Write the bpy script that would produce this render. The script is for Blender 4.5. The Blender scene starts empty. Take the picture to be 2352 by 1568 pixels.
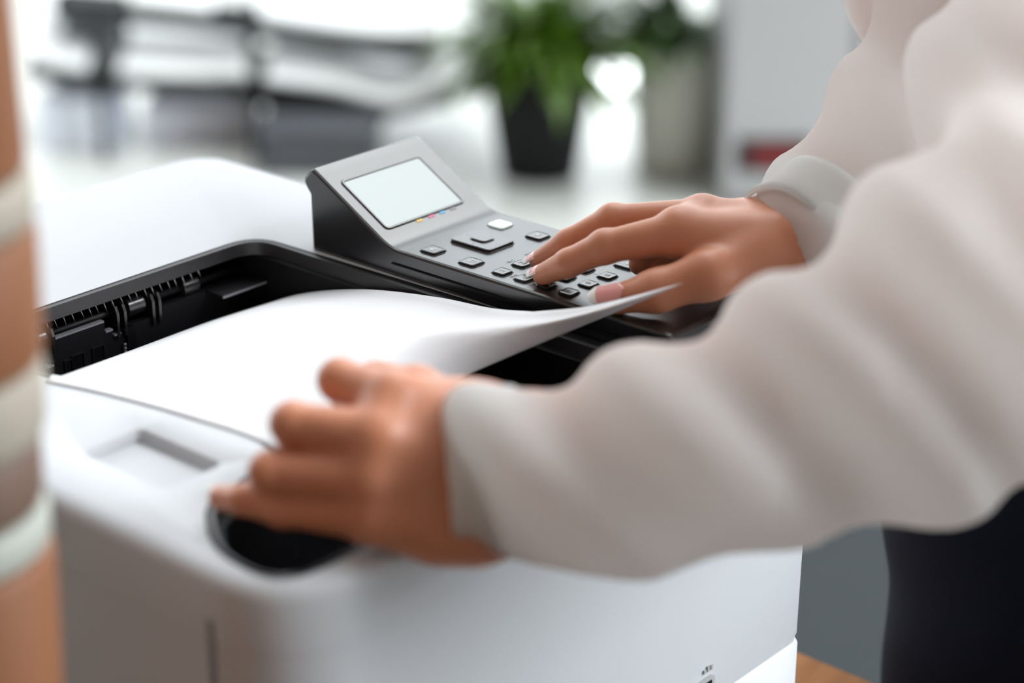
import bpy, bmesh, math, random
import numpy as np
from mathutils import Vector, Matrix, noise as mnoise

S = bpy.context.scene
COL = S.collection
random.seed(7)
TOP = 1.02                                   # height of the printer's top above the floor

# ------------------------------------------------------------------ camera
W, H, F = 2352.0, 1568.0, 4700.0
HOR, VPA = -1150.0, 5600.0
pitch = math.atan2(784 - HOR, F)
az = math.atan2(VPA - 1176, math.hypot(F, 784 - HOR))
FH = np.array([math.cos(az), math.sin(az), 0.0])
RT = np.array([math.sin(az), -math.cos(az), 0.0])
FW = FH * math.cos(pitch) - np.array([0, 0, 1.0]) * math.sin(pitch)
UP = np.cross(RT, FW)
CAM = np.array([-0.52546, -0.57820, TOP + 0.43])
ZV = np.array([0, 0, 1.0])

cd = bpy.data.cameras.new('camera')
cam = bpy.data.objects.new('camera', cd)
COL.objects.link(cam)
cam.matrix_world = Matrix(((RT[0], UP[0], -FW[0], CAM[0]), (RT[1], UP[1], -FW[1], CAM[1]),
                           (RT[2], UP[2], -FW[2], CAM[2]), (0, 0, 0, 1)))
cd.sensor_width = 36.0
cd.lens = 36.0 * F / W
cd.clip_start = 0.05
cd.dof.use_dof = True
cd.dof.focus_distance = 1.19
cd.dof.aperture_fstop = 3.1
S.camera = cam

# ------------------------------------------------------------------ world, exposure, lamps
S.view_settings.view_transform = 'Standard'
S.view_settings.look = 'None'
S.view_settings.gamma = 1.0
S.view_settings.use_curve_mapping = False
S.view_settings.exposure = 0.08
wd = bpy.data.worlds.new('daylight')
S.world = wd
wd.use_nodes = True
bg = wd.node_tree.nodes['Background']
bg.inputs['Color'].default_value = (0.91, 0.965, 1.0, 1)
bg.inputs['Strength'].default_value = 2.8


def area(name, loc, target, sx, sy, power, color):
    l = bpy.data.lights.new(name, 'AREA')
    l.shape = 'RECTANGLE'
    l.size, l.size_y, l.energy, l.color = sx, sy, power, color
    o = bpy.data.objects.new(name, l)
    COL.objects.link(o)
    o.location = loc
    o.rotation_euler = (Vector(target) - Vector(loc)).to_track_quat('-Z', 'Y').to_euler()
    return o


area('skylight', (4.0, 1.5, 6.1), (4.0, 1.5, 0), 4.6, 4.6, 285, (0.97, 0.99, 1.0))

area('window_fill', (2.5, -3.2, 3.0), (0.25, 0.0, 1.0), 1.8, 3.0, 230, (0.93, 0.97, 1.0))  # lamp added inside the window to brighten the printer front


# ------------------------------------------------------------------ pixel helpers (the camera rays give real positions)
def ray(x, y):
    return FW + RT * (x - 1176) / F - UP * (y - 784) / F


def P(x, y, d):
    return CAM + ray(x, y) * d


def PZ(x, y, z):                              # point seen at (x, y) on the level z above the printer top
    r = ray(x, y)
    return CAM + r * ((TOP + z - CAM[2]) / r[2])


# ------------------------------------------------------------------ materials
def mat(name, col, rough=0.5, metal=0.0, spec=0.5, var=0.04, vscale=30, bump=0.0, bscale=400, sss=0.0, emit=None, es=0.0,
        coat=0.0, trans=0.0, sheen=0.0):
    m = bpy.data.materials.new(name)
    m.use_nodes = True
    nt = m.node_tree
    b = nt.nodes['Principled BSDF']
    tc = nt.nodes.new('ShaderNodeTexCoord')
    n = nt.nodes.new('ShaderNodeTexNoise')
    n.inputs['Scale'].default_value = vscale
    n.inputs['Detail'].default_value = 4
    nt.links.new(tc.outputs['Object'], n.inputs['Vector'])
    r = nt.nodes.new('ShaderNodeMapRange')
    r.inputs['To Min'].default_value = 1 - var
    r.inputs['To Max'].default_value = 1 + var
    nt.links.new(n.outputs['Fac'], r.inputs['Value'])
    mx = nt.nodes.new('ShaderNodeVectorMath')
    mx.operation = 'SCALE'
    mx.inputs[0].default_value = col[:3]
    nt.links.new(r.outputs['Result'], mx.inputs['Scale'])
    nt.links.new(mx.outputs['Vector'], b.inputs['Base Color'])
    b.inputs['Roughness'].default_value = rough
    b.inputs['Metallic'].default_value = metal
    b.inputs['Specular IOR Level'].default_value = spec
    b.inputs['Coat Weight'].default_value = coat
    if sheen:
        b.inputs['Sheen Weight'].default_value = sheen
    if trans:
        b.inputs['Transmission Weight'].default_value = trans
    if sss:
        b.inputs['Subsurface Weight'].default_value = sss
        b.inputs['Subsurface Radius'].default_value = (0.9, 0.35, 0.2)
        b.inputs['Subsurface Scale'].default_value = 0.006
    if emit:
        b.inputs['Emission Color'].default_value = (*emit, 1)
        b.inputs['Emission Strength'].default_value = es
    if bump:
        n2 = nt.nodes.new('ShaderNodeTexNoise')
        n2.inputs['Scale'].default_value = bscale
        nt.links.new(tc.outputs['Object'], n2.inputs['Vector'])
        bp = nt.nodes.new('ShaderNodeBump')
        bp.inputs['Strength'].default_value = bump
        bp.inputs['Distance'].default_value = 0.0004
        nt.links.new(n2.outputs['Fac'], bp.inputs['Height'])
        nt.links.new(bp.outputs['Normal'], b.inputs['Normal'])
    return m


def mat_thin(name, col, rough, tfac):         # thin sheet: diffuse plus translucency
    m = mat(name, col, rough, var=0.01)
    nt = m.node_tree
    b = nt.nodes['Principled BSDF']
    t = nt.nodes.new('ShaderNodeBsdfTranslucent')
    t.inputs['Color'].default_value = (*col, 1)
    mix = nt.nodes.new('ShaderNodeMixShader')
    mix.inputs['Fac'].default_value = tfac
    nt.links.new(b.outputs[0], mix.inputs[1])
    nt.links.new(t.outputs[0], mix.inputs[2])
    nt.links.new(mix.outputs[0], nt.nodes['Material Output'].inputs['Surface'])
    return m


def mat_wood(name, c1, c2, scale=(3, 30, 30), rough=0.45):
    m = mat(name, c1, rough)
    nt = m.node_tree
    b = nt.nodes['Principled BSDF']
    tc = nt.nodes.new('ShaderNodeTexCoord')
    mp = nt.nodes.new('ShaderNodeMapping')
    mp.inputs['Scale'].default_value = scale
    nt.links.new(tc.outputs['Object'], mp.inputs['Vector'])
    n = nt.nodes.new('ShaderNodeTexNoise')
    n.inputs['Scale'].default_value = 2.0
    n.inputs['Detail'].default_value = 6
    n.inputs['Distortion'].default_value = 1.2
    nt.links.new(mp.outputs['Vector'], n.inputs['Vector'])
    cr = nt.nodes.new('ShaderNodeValToRGB')
    cr.color_ramp.elements[0].position = 0.3
    cr.color_ramp.elements[0].color = (*c2, 1)
    cr.color_ramp.elements[1].position = 0.7
    cr.color_ramp.elements[1].color = (*c1, 1)
    nt.links.new(n.outputs['Fac'], cr.inputs['Fac'])
    nt.links.new(cr.outputs['Color'], b.inputs['Base Color'])
    return m


M = {}
M['white'] = mat('printer_white', (0.545, 0.565, 0.595), 0.42, spec=0.3, bump=0.03, bscale=900, var=0.01)
M['white2'] = mat('printer_pale', (0.68, 0.70, 0.73), 0.45, bump=0.03, bscale=900, var=0.01)
M['black'] = mat('printer_black', (0.009, 0.009, 0.011), 0.48, spec=0.3, bump=0.03, bscale=1500, var=0.1)
M['tray'] = mat('tray_black', (0.007, 0.007, 0.009), 0.6, spec=0.18, var=0.1)
M['lip'] = mat('tray_lip', (0.026, 0.025, 0.028), 0.42, spec=0.6, var=0.2, vscale=60)
M['panel'] = mat('panel_black', (0.014, 0.014, 0.016), 0.23, spec=1.0, var=0.08)
M['gloss'] = mat('key_gloss', (0.014, 0.014, 0.016), 0.2, spec=1.0, var=0.05)
for _k in ('panel', 'gloss'):
    M[_k].node_tree.nodes['Principled BSDF'].inputs['IOR'].default_value = 1.54
M['keyrim'] = mat('key_surround', (0.003, 0.003, 0.004), 0.5, spec=0.2, var=0.05)
M['print'] = mat('printed_grey', (0.50, 0.50, 0.50), 0.5, var=0.02)
M['steel'] = mat('steel', (0.72, 0.70, 0.66), 0.28, metal=1.0, var=0.05)
M['greystrip'] = mat('grey_strip', (0.25, 0.25, 0.28), 0.35, var=0.05)  # grey for the painted edge highlights and the latch ridges
M['lit'] = mat('lit_key', (0.8, 0.9, 0.88), 0.3, emit=(0.85, 1.0, 0.97), es=0.45, var=0.01)
M['screen'] = mat('screen_glass', (0.08, 0.09, 0.09), 0.4, spec=0.2, emit=(0.86, 0.97, 0.96), es=0.68, var=0.01)
M['yellow'] = mat('ink_yellow', (0.9, 0.6, 0.08), 0.4, var=0.02)
M['magenta'] = mat('ink_magenta', (0.8, 0.15, 0.32), 0.4, var=0.02)
M['cyan'] = mat('ink_cyan', (0.1, 0.5, 0.85), 0.4, var=0.02)
M['inkgrey'] = mat('ink_grey', (0.28, 0.27, 0.30), 0.4, var=0.02)
M['paper'] = mat_thin('paper', (0.90, 0.905, 0.935), 0.6, 0.12)
M['skin'] = mat('skin', (0.58, 0.235, 0.132), 0.42, sss=0.12, var=0.12, vscale=45, bump=0.12, bscale=900)
M['nail'] = mat('nail_pink', (0.78, 0.34, 0.32), 0.18, coat=0.5, var=0.03)
M['nailwhite'] = mat('nail_white', (0.88, 0.86, 0.84), 0.2, coat=0.4, var=0.02)
M['shirt'] = mat_thin('white_blouse', (0.895, 0.91, 0.905), 0.8, 0.68)
M['trousers'] = mat('navy_cloth', (0.006, 0.008, 0.016), 0.85, spec=0.15, var=0.15, bump=0.2, bscale=300)
M['shoe'] = mat('black_leather', (0.01, 0.01, 0.01), 0.35)
M['hair'] = mat('dark_hair', (0.05, 0.028, 0.016), 0.5, var=0.3, vscale=120)
M['oak'] = mat_wood('table_oak', (0.48, 0.21, 0.075), (0.30, 0.125, 0.042), rough=0.6)
M['oak'].node_tree.nodes['Principled BSDF'].inputs['Specular IOR Level'].default_value = 0.1
M['floor'] = mat('pale_floor', (0.58, 0.60, 0.57), 0.32, var=0.05, vscale=2)
M['rug'] = mat('dark_grey_carpet', (0.040, 0.046, 0.049), 0.95, spec=0.1, var=0.15, vscale=200)
M['wallw'] = mat('white_wall', (0.75, 0.75, 0.74), 0.7, var=0.02)
M['wallf'] = mat('taupe_wall', (0.24, 0.21, 0.19), 0.7, var=0.02)
M['walld'] = mat_wood('brown_wall_panelling', (0.12, 0.075, 0.045), (0.07, 0.045, 0.028), (20, 20, 2), 0.5)
M['frame'] = mat('window_frame_grey', (0.3, 0.3, 0.31), 0.5)
M['ceil'] = mat('ceiling_white', (0.6, 0.6, 0.6), 0.8, var=0.02)
M['potblack'] = mat('planter_black', (0.006, 0.007, 0.007), 0.6, spec=0.2)
M['potgrey'] = mat('planter_grey', (0.62, 0.62, 0.55), 0.6)
M['soil'] = mat('soil', (0.03, 0.022, 0.015), 0.95, var=0.4, vscale=80)
M['leaf'] = mat('leaf_green', (0.065, 0.135, 0.008), 0.35, var=0.35, vscale=18)
M['leafd'] = mat('leaf_dark_green', (0.04, 0.10, 0.014), 0.4, var=0.4, vscale=18)
M['cab'] = mat('cabinet_grey', (0.37, 0.37, 0.375), 0.5, var=0.02)
M['cabd'] = mat('cabinet_dark', (0.17, 0.17, 0.175), 0.5)
M['red'] = mat('label_red', (0.15, 0.003, 0.003), 0.4, var=0.2, vscale=10)
M['blackp'] = mat('label_black', (0.012, 0.010, 0.014), 0.4)
M['rack'] = mat('rack_black', (0.008, 0.009, 0.009), 0.6, spec=0.25)
M['stack'] = mat('stacked_paper', (0.90, 0.93, 0.93), 0.7, var=0.02)
M['boxd'] = mat('box_dark_grey', (0.07, 0.075, 0.085), 0.6)
M['boxl'] = mat('box_pale_blue', (0.78, 0.83, 0.93), 0.6)
M['spot_glow'] = mat('spot_white', (0.9, 0.95, 0.95), 0.3, emit=(0.93, 1.0, 0.99), es=5.0)  # glow of the added bright spots
M['tan'] = mat('tan_wood', (0.20, 0.076, 0.029), 0.6, var=0.12, vscale=14)
M['ring1'] = mat('greige_band', (0.31, 0.28, 0.23), 0.6, var=0.06)
M['ring2'] = mat('brown_band', (0.13, 0.08, 0.058), 0.6, var=0.06)
M['ring3'] = mat('pale_band', (0.36, 0.38, 0.34), 0.6, var=0.06)
_g = bpy.data.materials.new('window_glass')
_g.use_nodes = True
_nt = _g.node_tree
_t = _nt.nodes.new('ShaderNodeBsdfTransparent')
_gl = _nt.nodes.new('ShaderNodeBsdfGlossy')
_gl.inputs['Roughness'].default_value = 0.02
_mx = _nt.nodes.new('ShaderNodeMixShader')
_mx.inputs['Fac'].default_value = 0.06
_nt.links.new(_t.outputs[0], _mx.inputs[1])
_nt.links.new(_gl.outputs[0], _mx.inputs[2])
_nt.links.new(_mx.outputs[0], _nt.nodes['Material Output'].inputs['Surface'])
M['glass'] = _g


# ------------------------------------------------------------------ object helpers
def thing(name, label, cat, loc=(0, 0, 0), group=None):
    o = bpy.data.objects.new(name, None)
    o.empty_display_size = 0.05
    COL.objects.link(o)
    o.location = tuple(float(c) for c in loc)
    o['label'] = label
    o['category'] = cat
    if group:
        o['group'] = group
    return o


def mobj(name, verts, faces, mats, parent=None, smooth=True, mids=None, label=None, angle=None):
    me = bpy.data.meshes.new(name)
    me.from_pydata([tuple(map(float, v)) for v in verts], [], [tuple(int(i) for i in f) for f in faces])
    if not isinstance(mats, (list, tuple)):
        mats = [mats]
    for m in mats:
        me.materials.append(m)
    if mids is not None:
        me.polygons.foreach_set('material_index', np.asarray(mids, dtype=np.int32))
    if smooth:
        me.polygons.foreach_set('use_smooth', np.ones(len(me.polygons), dtype=bool))
    me.update()
    if smooth and angle:
        me.set_sharp_from_angle(angle=math.radians(angle))
    o = bpy.data.objects.new(name, me)
    COL.objects.link(o)
    if label:
        o['label'] = label
    if parent is not None:
        o.parent = parent
        if parent.parent is None:              # vertices are in world space; parts of parts sit on an unmoved part
            o.matrix_parent_inverse = Matrix.Translation(-parent.location)
    return o


def bm_obj(name, bm, mats, parent=None, smooth=True, angle=35, label=None, mids=False):
    bmesh.ops.recalc_face_normals(bm, faces=bm.faces)
    vs = [v.co.copy() for v in bm.verts]
    bm.verts.index_update()
    fs = [[v.index for v in f.verts] for f in bm.faces]
    mi = [f.material_index for f in bm.faces] if mids else None
    bm.free()
    return mobj(name, vs, fs, mats, parent, smooth, mi, label, angle if smooth else None)


def box_bm(bm, x0, x1, y0, y1, z0, z1, bev=0.0, seg=2, mi=0):
    r = bmesh.ops.create_cube(bm, size=1.0)
    for v in r['verts']:
        v.co = Vector(((x0 + x1) / 2 + v.co.x * (x1 - x0), (y0 + y1) / 2 + v.co.y * (y1 - y0), (z0 + z1) / 2 + v.co.z * (z1 - z0)))
    fs = set(f for v in r['verts'] for f in v.link_faces)
    for f in fs:
        f.material_index = mi
    if bev > 0:
        es = list(set(e for v in r['verts'] for e in v.link_edges))
        nb = bmesh.ops.bevel(bm, geom=es, offset=bev, segments=seg, affect='EDGES', profile=0.5)
        for f in nb['faces']:
            f.material_index = mi
    return bm


def box(name, x0, x1, y0, y1, z0, z1, m, parent=None, bev=0.0, label=None):
    return bm_obj(name, box_bm(bmesh.new(), x0, x1, y0, y1, z0, z1, bev), m, parent, label=label)


def struct(o):
    o['kind'] = 'structure'
    return o


def rrect(x0, x1, y0, y1, r, n=8):            # rounded rectangle, radii (x1y0, x1y1, x0y1, x0y0), counter-clockwise
    if not isinstance(r, (tuple, list)):
        r = (r,) * 4
    pts = []
    cs = [(x1, y0, -1, 1, -90), (x1, y1, -1, -1, 0), (x0, y1, 1, -1, 90), (x0, y0, 1, 1, 180)]
    for (cx, cy, sx, sy, a0), rr in zip(cs, r):
        for i in range(n + 1):
            a = math.radians(a0 + 90 * i / n)
            pts.append((cx + sx * rr + rr * math.cos(a), cy + sy * rr + rr * math.sin(a)))
    return pts


def inset(pts, d):                            # shrink a closed ccw outline
    n = len(pts)
    out = []
    for i in range(n):
        a, b, c = Vector(pts[i - 1]), Vector(pts[i]), Vector(pts[(i + 1) % n])
        e1, e2 = (b - a), (c - b)
        if e1.length < 1e-9: e1 = e2
        if e2.length < 1e-9: e2 = e1
        n1 = Vector((-e1.y, e1.x)).normalized()
        n2 = Vector((-e2.y, e2.x)).normalized()
        m = (n1 + n2)
        m.normalize()
        k = max(0.4, m.dot(n1))
        out.append(tuple(b + m * d / k))
    return out


def round_poly(pts, radii, n=6):              # ccw or cw polygon with rounded corners
    out = []
    N = len(pts)
    for i in range(N):
        a, b, c = Vector(pts[i - 1]), Vector(pts[i]), Vector(pts[(i + 1) % N])
        r = radii[i]
        if r <= 0:
            out.append(tuple(b))
            continue
        d1, d2 = (a - b).normalized(), (c - b).normalized()
        p1, p2 = b + d1 * r, b + d2 * r
        for k in range(n + 1):
            t = k / n
            out.append(tuple(p1 * (1 - t) ** 2 + b * 2 * t * (1 - t) + p2 * t * t))
    return out


def bridge(bm, l0, l1):
    n = len(l0)
    fs = []
    for i in range(n):
        fs.append(bm.faces.new((l0[i], l0[(i + 1) % n], l1[(i + 1) % n], l1[i])))
    return fs


def loopv(bm, pts, z):
    return [bm.verts.new((p[0], p[1], z)) for p in pts]


def stack(bm, loops, cap0=False, cap1=False):  # loops: list of (pts, z)
    vs = [loopv(bm, p, z) for p, z in loops]
    for a, b in zip(vs, vs[1:]):
        bridge(bm, a, b)
    if cap0: bm.faces.new(vs[0])
    if cap1: bm.faces.new(vs[-1])
    return vs


def fill_loops(bm, loops):
    es = []
    for l in loops:
        for i in range(len(l)):
            e = bm.edges.get((l[i], l[(i + 1) % len(l)])) or bm.edges.new((l[i], l[(i + 1) % len(l)]))
            es.append(e)
    bmesh.ops.triangle_fill(bm, edges=es, use_beauty=True)


def prism_x(bm, prof, x0, x1, mi=0):           # polygon (y, z) swept along x
    a = [bm.verts.new((x0, p[0], p[1])) for p in prof]
    b = [bm.verts.new((x1, p[0], p[1])) for p in prof]
    fs = bridge(bm, a, b) + [bm.faces.new(a), bm.faces.new(b)]
    for f in fs:
        f.material_index = mi
    return a, b


def lathe(prof, c, n=48):                      # (r, z) pairs around a vertical axis
    vs, fs = [], []
    for r, z in prof:
        for i in range(n):
            a = 2 * math.pi * i / n
            vs.append((c[0] + r * math.cos(a), c[1] + r * math.sin(a), c[2] + z))
    for k in range(len(prof) - 1):
        for i in range(n):
            j = (i + 1) % n
            fs.append((k * n + i, k * n + j, (k + 1) * n + j, (k + 1) * n + i))
    return vs, fs


def tube(path, rad, n=10, cap=True):
    path = [np.array(p, float) for p in path]
    m = len(path)
    if not hasattr(rad, '__len__'): rad = [rad] * m
    vs, fs = [], []
    ref = np.array([0.13, 0.27, 0.95])
    for i in range(m):
        t = path[min(i + 1, m - 1)] - path[max(i - 1, 0)]
        t /= np.linalg.norm(t) + 1e-12
        a = np.cross(t, ref)
        if np.linalg.norm(a) < 0.05: a = np.cross(t, [1, 0, 0])
        a /= np.linalg.norm(a)
        b = np.cross(t, a)
        for k in range(n):
            q = 2 * math.pi * k / n
            vs.append(path[i] + (a * math.cos(q) + b * math.sin(q)) * rad[i])
    for i in range(m - 1):
        for k in range(n):
            j = (k + 1) % n
            fs.append((i * n + k, i * n + j, (i + 1) * n + j, (i + 1) * n + k))
    if cap:
        fs.append(tuple(range(n))[::-1])
        fs.append(tuple(range((m - 1) * n, m * n)))
    return vs, fs


def merge(parts):
    V, Fc = [], []
    for v, f in parts:
        o = len(V)
        V += list(v)
        Fc += [tuple(i + o for i in q) for q in f]
    return V, Fc


def cr(pts, n):                                # Catmull-Rom through the points, n samples by chord length
    p = [np.array(q, float) for q in pts]
    p = [2 * p[0] - p[1]] + p + [2 * p[-1] - p[-2]]
    seg = [np.linalg.norm(p[i + 1] - p[i]) for i in range(1, len(p) - 2)]
    cum = np.concatenate([[0], np.cumsum(seg)])
    out = []
    for s in np.linspace(0, cum[-1], n):
        i = min(int(np.searchsorted(cum, s, 'right') - 1), len(seg) - 1)
        t = (s - cum[i]) / seg[i]
        a, b, c, d = p[i], p[i + 1], p[i + 2], p[i + 3]
        out.append(0.5 * ((2 * b) + (c - a) * t + (2 * a - 5 * b + 4 * c - d) * t ** 2 + (3 * b - a - 3 * c + d) * t ** 3))
    return np.array(out)


# ------------------------------------------------------------------ smooth body modelling (rounded cones blended on a grid)
class Field:
    def __init__(self, lo, hi, h):
        self.lo, self.h = np.array(lo, float), h
        self.n = np.maximum(2, np.ceil((np.array(hi) - self.lo) / h).astype(int) + 1)
        self.ax = [self.lo[i] + h * np.arange(self.n[i]) for i in range(3)]
        self.d = np.full(self.n, 0.05 + 4 * h, dtype=np.float32)

    def _win(self, lo, hi):
        s = []
        for i in range(3):
            a = int(np.clip(np.floor((lo[i] - self.lo[i]) / self.h), 0, self.n[i]))
            b = int(np.clip(np.ceil((hi[i] - self.lo[i]) / self.h) + 1, 0, self.n[i]))
            s.append(slice(a, b))
        g = np.meshgrid(*[self.ax[i][s[i]] for i in range(3)], indexing='ij')
        return tuple(s), g

    def cone(self, a, b, r1, r2, k=0.004, sub=False):
        a, b = np.array(a, float), np.array(b, float)
        m = max(r1, r2) + 3 * k + 2 * self.h
        s, g = self._win(np.minimum(a, b) - m, np.maximum(a, b) + m)
        if g[0].size == 0: return
        ab = b - a
        L2 = max(ab @ ab, 1e-12)
        px, py, pz = g[0] - a[0], g[1] - a[1], g[2] - a[2]
        t = np.clip((px * ab[0] + py * ab[1] + pz * ab[2]) / L2, 0, 1)
        t2 = t * t * (3 - 2 * t) * 0.35 + t * 0.65
        q = np.sqrt((px - ab[0] * t) ** 2 + (py - ab[1] * t) ** 2 + (pz - ab[2] * t) ** 2) - (r1 + (r2 - r1) * t2)
        q = q.astype(np.float32)
        o = self.d[s]
        if sub:
            hh = np.clip(0.5 - 0.5 * (o + q) / k, 0, 1)
            self.d[s] = o * (1 - hh) + (-q) * hh + k * hh * (1 - hh)
        else:
            hh = np.clip(0.5 + 0.5 * (o - q) / k, 0, 1)
            self.d[s] = o * (1 - hh) + q * hh - k * hh * (1 - hh)

    def chain(self, pts, rad, k=0.004):
        for i in range(len(pts) - 1):
            self.cone(pts[i], pts[i + 1], rad[i], rad[i + 1], k)

    def mesh(self):
        d, h = self.d, self.h
        ins = d < 0
        c = np.zeros(np.array(d.shape) - 1, dtype=np.int8)
        for dx in (0, 1):
            for dy in (0, 1):
                for dz in (0, 1):
                    c += ins[dx:d.shape[0] - 1 + dx, dy:d.shape[1] - 1 + dy, dz:d.shape[2] - 1 + dz]
        act = (c > 0) & (c < 8)
        idx = np.full(act.shape, -1, dtype=np.int64)
        cells = np.argwhere(act)
        idx[act] = np.arange(len(cells))
        acc = np.zeros((len(cells), 3))
        cnt = np.zeros(len(cells))
        cor = [(x, y, z) for x in (0, 1) for y in (0, 1) for z in (0, 1)]
        for i in range(8):
            for j in range(i + 1, 8):
                if sum(abs(cor[i][q] - cor[j][q]) for q in range(3)) != 1: continue
                A = cells + cor[i]
                B = cells + cor[j]
                da, db = d[tuple(A.T)], d[tuple(B.T)]
                mk = (da < 0) != (db < 0)
                t = np.where(mk, da / (da - db + 1e-20), 0)[:, None]
                acc += np.where(mk[:, None], A + (B - A) * t, 0)
                cnt += mk
        V = self.lo + (acc / np.maximum(cnt, 1)[:, None]) * h
        Fs = []
        for ax in range(3):
            o1, o2 = (ax + 1) % 3, (ax + 2) % 3
            sl0 = [slice(None)] * 3
            sl1 = [slice(None)] * 3
            sl0[ax] = slice(0, -1)
            sl1[ax] = slice(1, None)
            a, b = ins[tuple(sl0)], ins[tuple(sl1)]
            e = np.argwhere(a != b)
            e = e[(e[:, o1] > 0) & (e[:, o2] > 0) & (e[:, o1] < d.shape[o1] - 1) & (e[:, o2] < d.shape[o2] - 1)]
            u = np.zeros(3, int); u[o1] = 1
            w = np.zeros(3, int); w[o2] = 1
            q = np.stack([idx[tuple((e - u - w).T)], idx[tuple((e - w).T)], idx[tuple(e.T)], idx[tuple((e - u).T)]], 1)
            fl = ~a[tuple(e.T)]
            q[fl] = q[fl][:, ::-1]
            Fs.append(q)
        return V, np.concatenate(Fs)


# ================================================================== THE ROOM
struct(box('floor', -1.8, 6.4, -3.5, 6.4, -0.1, 0.0, M['floor']))
struct(box('ceiling', -1.8, 6.4, -3.5, 6.4, 6.2, 6.3, M['ceil']))
struct(box('wall_left', -1.9, -1.8, -3.5, 6.4, 0.0, 6.2, M['walld']))
for nm, x0, x1, y0, y1 in (('wall_back', -1.8, 6.4, 6.4, 6.5), ('wall_right', 6.4, 6.5, -3.5, 6.4), ('wall_front', -1.8, 6.4, -3.6, -3.5)):
    bmw = bmesh.new()
    box_bm(bmw, x0, x1, y0, y1, 0, 0.25)
    box_bm(bmw, x0, x1, y0, y1, 5.9, 6.2)
    if nm == 'wall_front':
        box_bm(bmw, -1.8, 1.2, y0, y1, 0.25, 5.9)
    struct(bm_obj(nm, bmw, M['wallf'] if nm == 'wall_front' else M['wallw'], smooth=False))


def window(name, x0, x1, y0, y1):
    b = bmesh.new()
    along_x = (x1 - x0) > (y1 - y0)
    L0, L1 = (x0, x1) if along_x else (y0, y1)
    n = max(1, round((L1 - L0) / 2.0))
    def seg(a0, a1, z0, z1):
        if along_x: box_bm(b, a0, a1, y0, y1, z0, z1)
        else: box_bm(b, x0, x1, a0, a1, z0, z1)
    for i in range(n + 1):
        c = L0 + (L1 - L0) * i / n
        seg(max(L0, c - 0.04), min(L1, c + 0.04), 0.25, 5.9)
    seg(L0, L1, 0.25, 0.31)
    seg(L0, L1, 5.84, 5.9)
    o = struct(bm_obj(name, b, M['frame'], smooth=False))
    g = bmesh.new()
    if along_x: box_bm(g, x0 + .04, x1 - .04, (y0 + y1) / 2 - .003, (y0 + y1) / 2 + .003, 0.31, 5.84)
    else: box_bm(g, (x0 + x1) / 2 - .003, (x0 + x1) / 2 + .003, y0 + .04, y1 - .04, 0.31, 5.84)
    bm_obj('pane', g, M['glass'], o, smooth=False)


window('window_1', -1.8, 6.4, 6.42, 6.48)
window('window_2', 6.42, 6.48, -3.5, 6.4)
window('window_3', 1.2, 6.4, -3.58, -3.52)

# dark carpet in front of the bright floor
rg = thing('carpet', 'dark grey carpet on the floor at right, below the wooden table', 'carpet', (1.2, 0.4, 0.0))
bmr = bmesh.new()
cp = rrect(-1.7, 2.35, -2.6, 1.35, 0.06)
stack(bmr, [(cp, 0.0), (cp, 0.008), (inset(cp, 0.006), 0.012)], True, True)
bm_obj('pile', bmr, M['rug'], rg)

# ================================================================== TABLE
tb = thing('table', 'wooden table the white printer stands on', 'table', (0.2, 0.0, 0.0))
bmt = bmesh.new()
tp = rrect(-0.09, 0.522, -0.030, 0.60, 0.012)
TZ = TOP - 0.30
stack(bmt, [(inset(tp, .003), TZ - 0.032), (tp, TZ - 0.029), (tp, TZ - 0.003), (inset(tp, .003), TZ)], True, True)
bm_obj('tabletop', bmt, M['oak'], tb)
for lx in (-0.045, 0.475):
    for ly in (0.0, 0.55):
        bl = bmesh.new()
        box_bm(bl, lx - .025, lx + .025, ly - .025, ly + .025, 0.012, TZ - 0.032, .004)
        bm_obj('leg', bl, M['oak'], tb)
box('apron', -0.02, 0.45, -0.01, 0.01, TZ - 0.11, TZ - 0.032, M['oak'], tb)

# ================================================================== PRINTER
Z0 = TOP
pr = thing('laser_printer', 'large white laser printer with black panel and open black paper tray, on the wooden table', 'printer', (0.18, 0.24, TZ))
U0, U1, V0, V1 = -0.022, 0.391, -0.012, 0.512
OUT = rrect(U0, U1, V0, V1, (0.012, 0.030, 0.030, 0.046), 10)

# top cover with the tray opening and the finger pocket
HOLE = round_poly([(0.288, -0.002), (0.288, 0.345), (0.060, 0.345), (0.0625, 0.278), (0.0735, 0.217), (0.0830, 0.166), (0.0880, 0.100), (0.020, 0.083), (-0.008, 0.046), (-0.008, 0.002)],
                  [0.012, 0.022, 0.008, 0.010, 0.010, 0.010, 0.012, 0.012, 0.022, 0.022], 6)
PK = rrect(0.018, 0.0545, 0.112, 0.174, 0.004, 3)
bmc = bmesh.new()
LO = [(inset(OUT, d), Z0 - dz) for d, dz in ((.010, 0.0), (.0062, .0009), (.003, .003), (.0009, .006), (0.0, .010))] + [(OUT, Z0 - .0355)]
lv = stack(bmc, LO)
hv = stack(bmc, [(inset(HOLE, -0.0025), Z0), (inset(HOLE, -0.0008), Z0 - .0008), (HOLE, Z0 - .0025), (HOLE, Z0 - .0060)])
pv = stack(bmc, [(inset(PK, -0.001), Z0), (PK, Z0 - .0008), (inset(PK, .0015), Z0 - .0065)])
fill_loops(bmc, [lv[0], hv[0], pv[0]])
bmc.faces.new(pv[-1])
bm_obj('top_cover', bmc, M['white'], pr, angle=40)

# recessed tray liner (black)
bml = bmesh.new()
HI = inset(HOLE, .0006)


def tray_z(p):                                # floor slopes down towards the rollers
    return Z0 - (0.048 + 0.034 * max(0.0, min(1.0, (p[1] - 0.02) / 0.30)))


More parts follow.
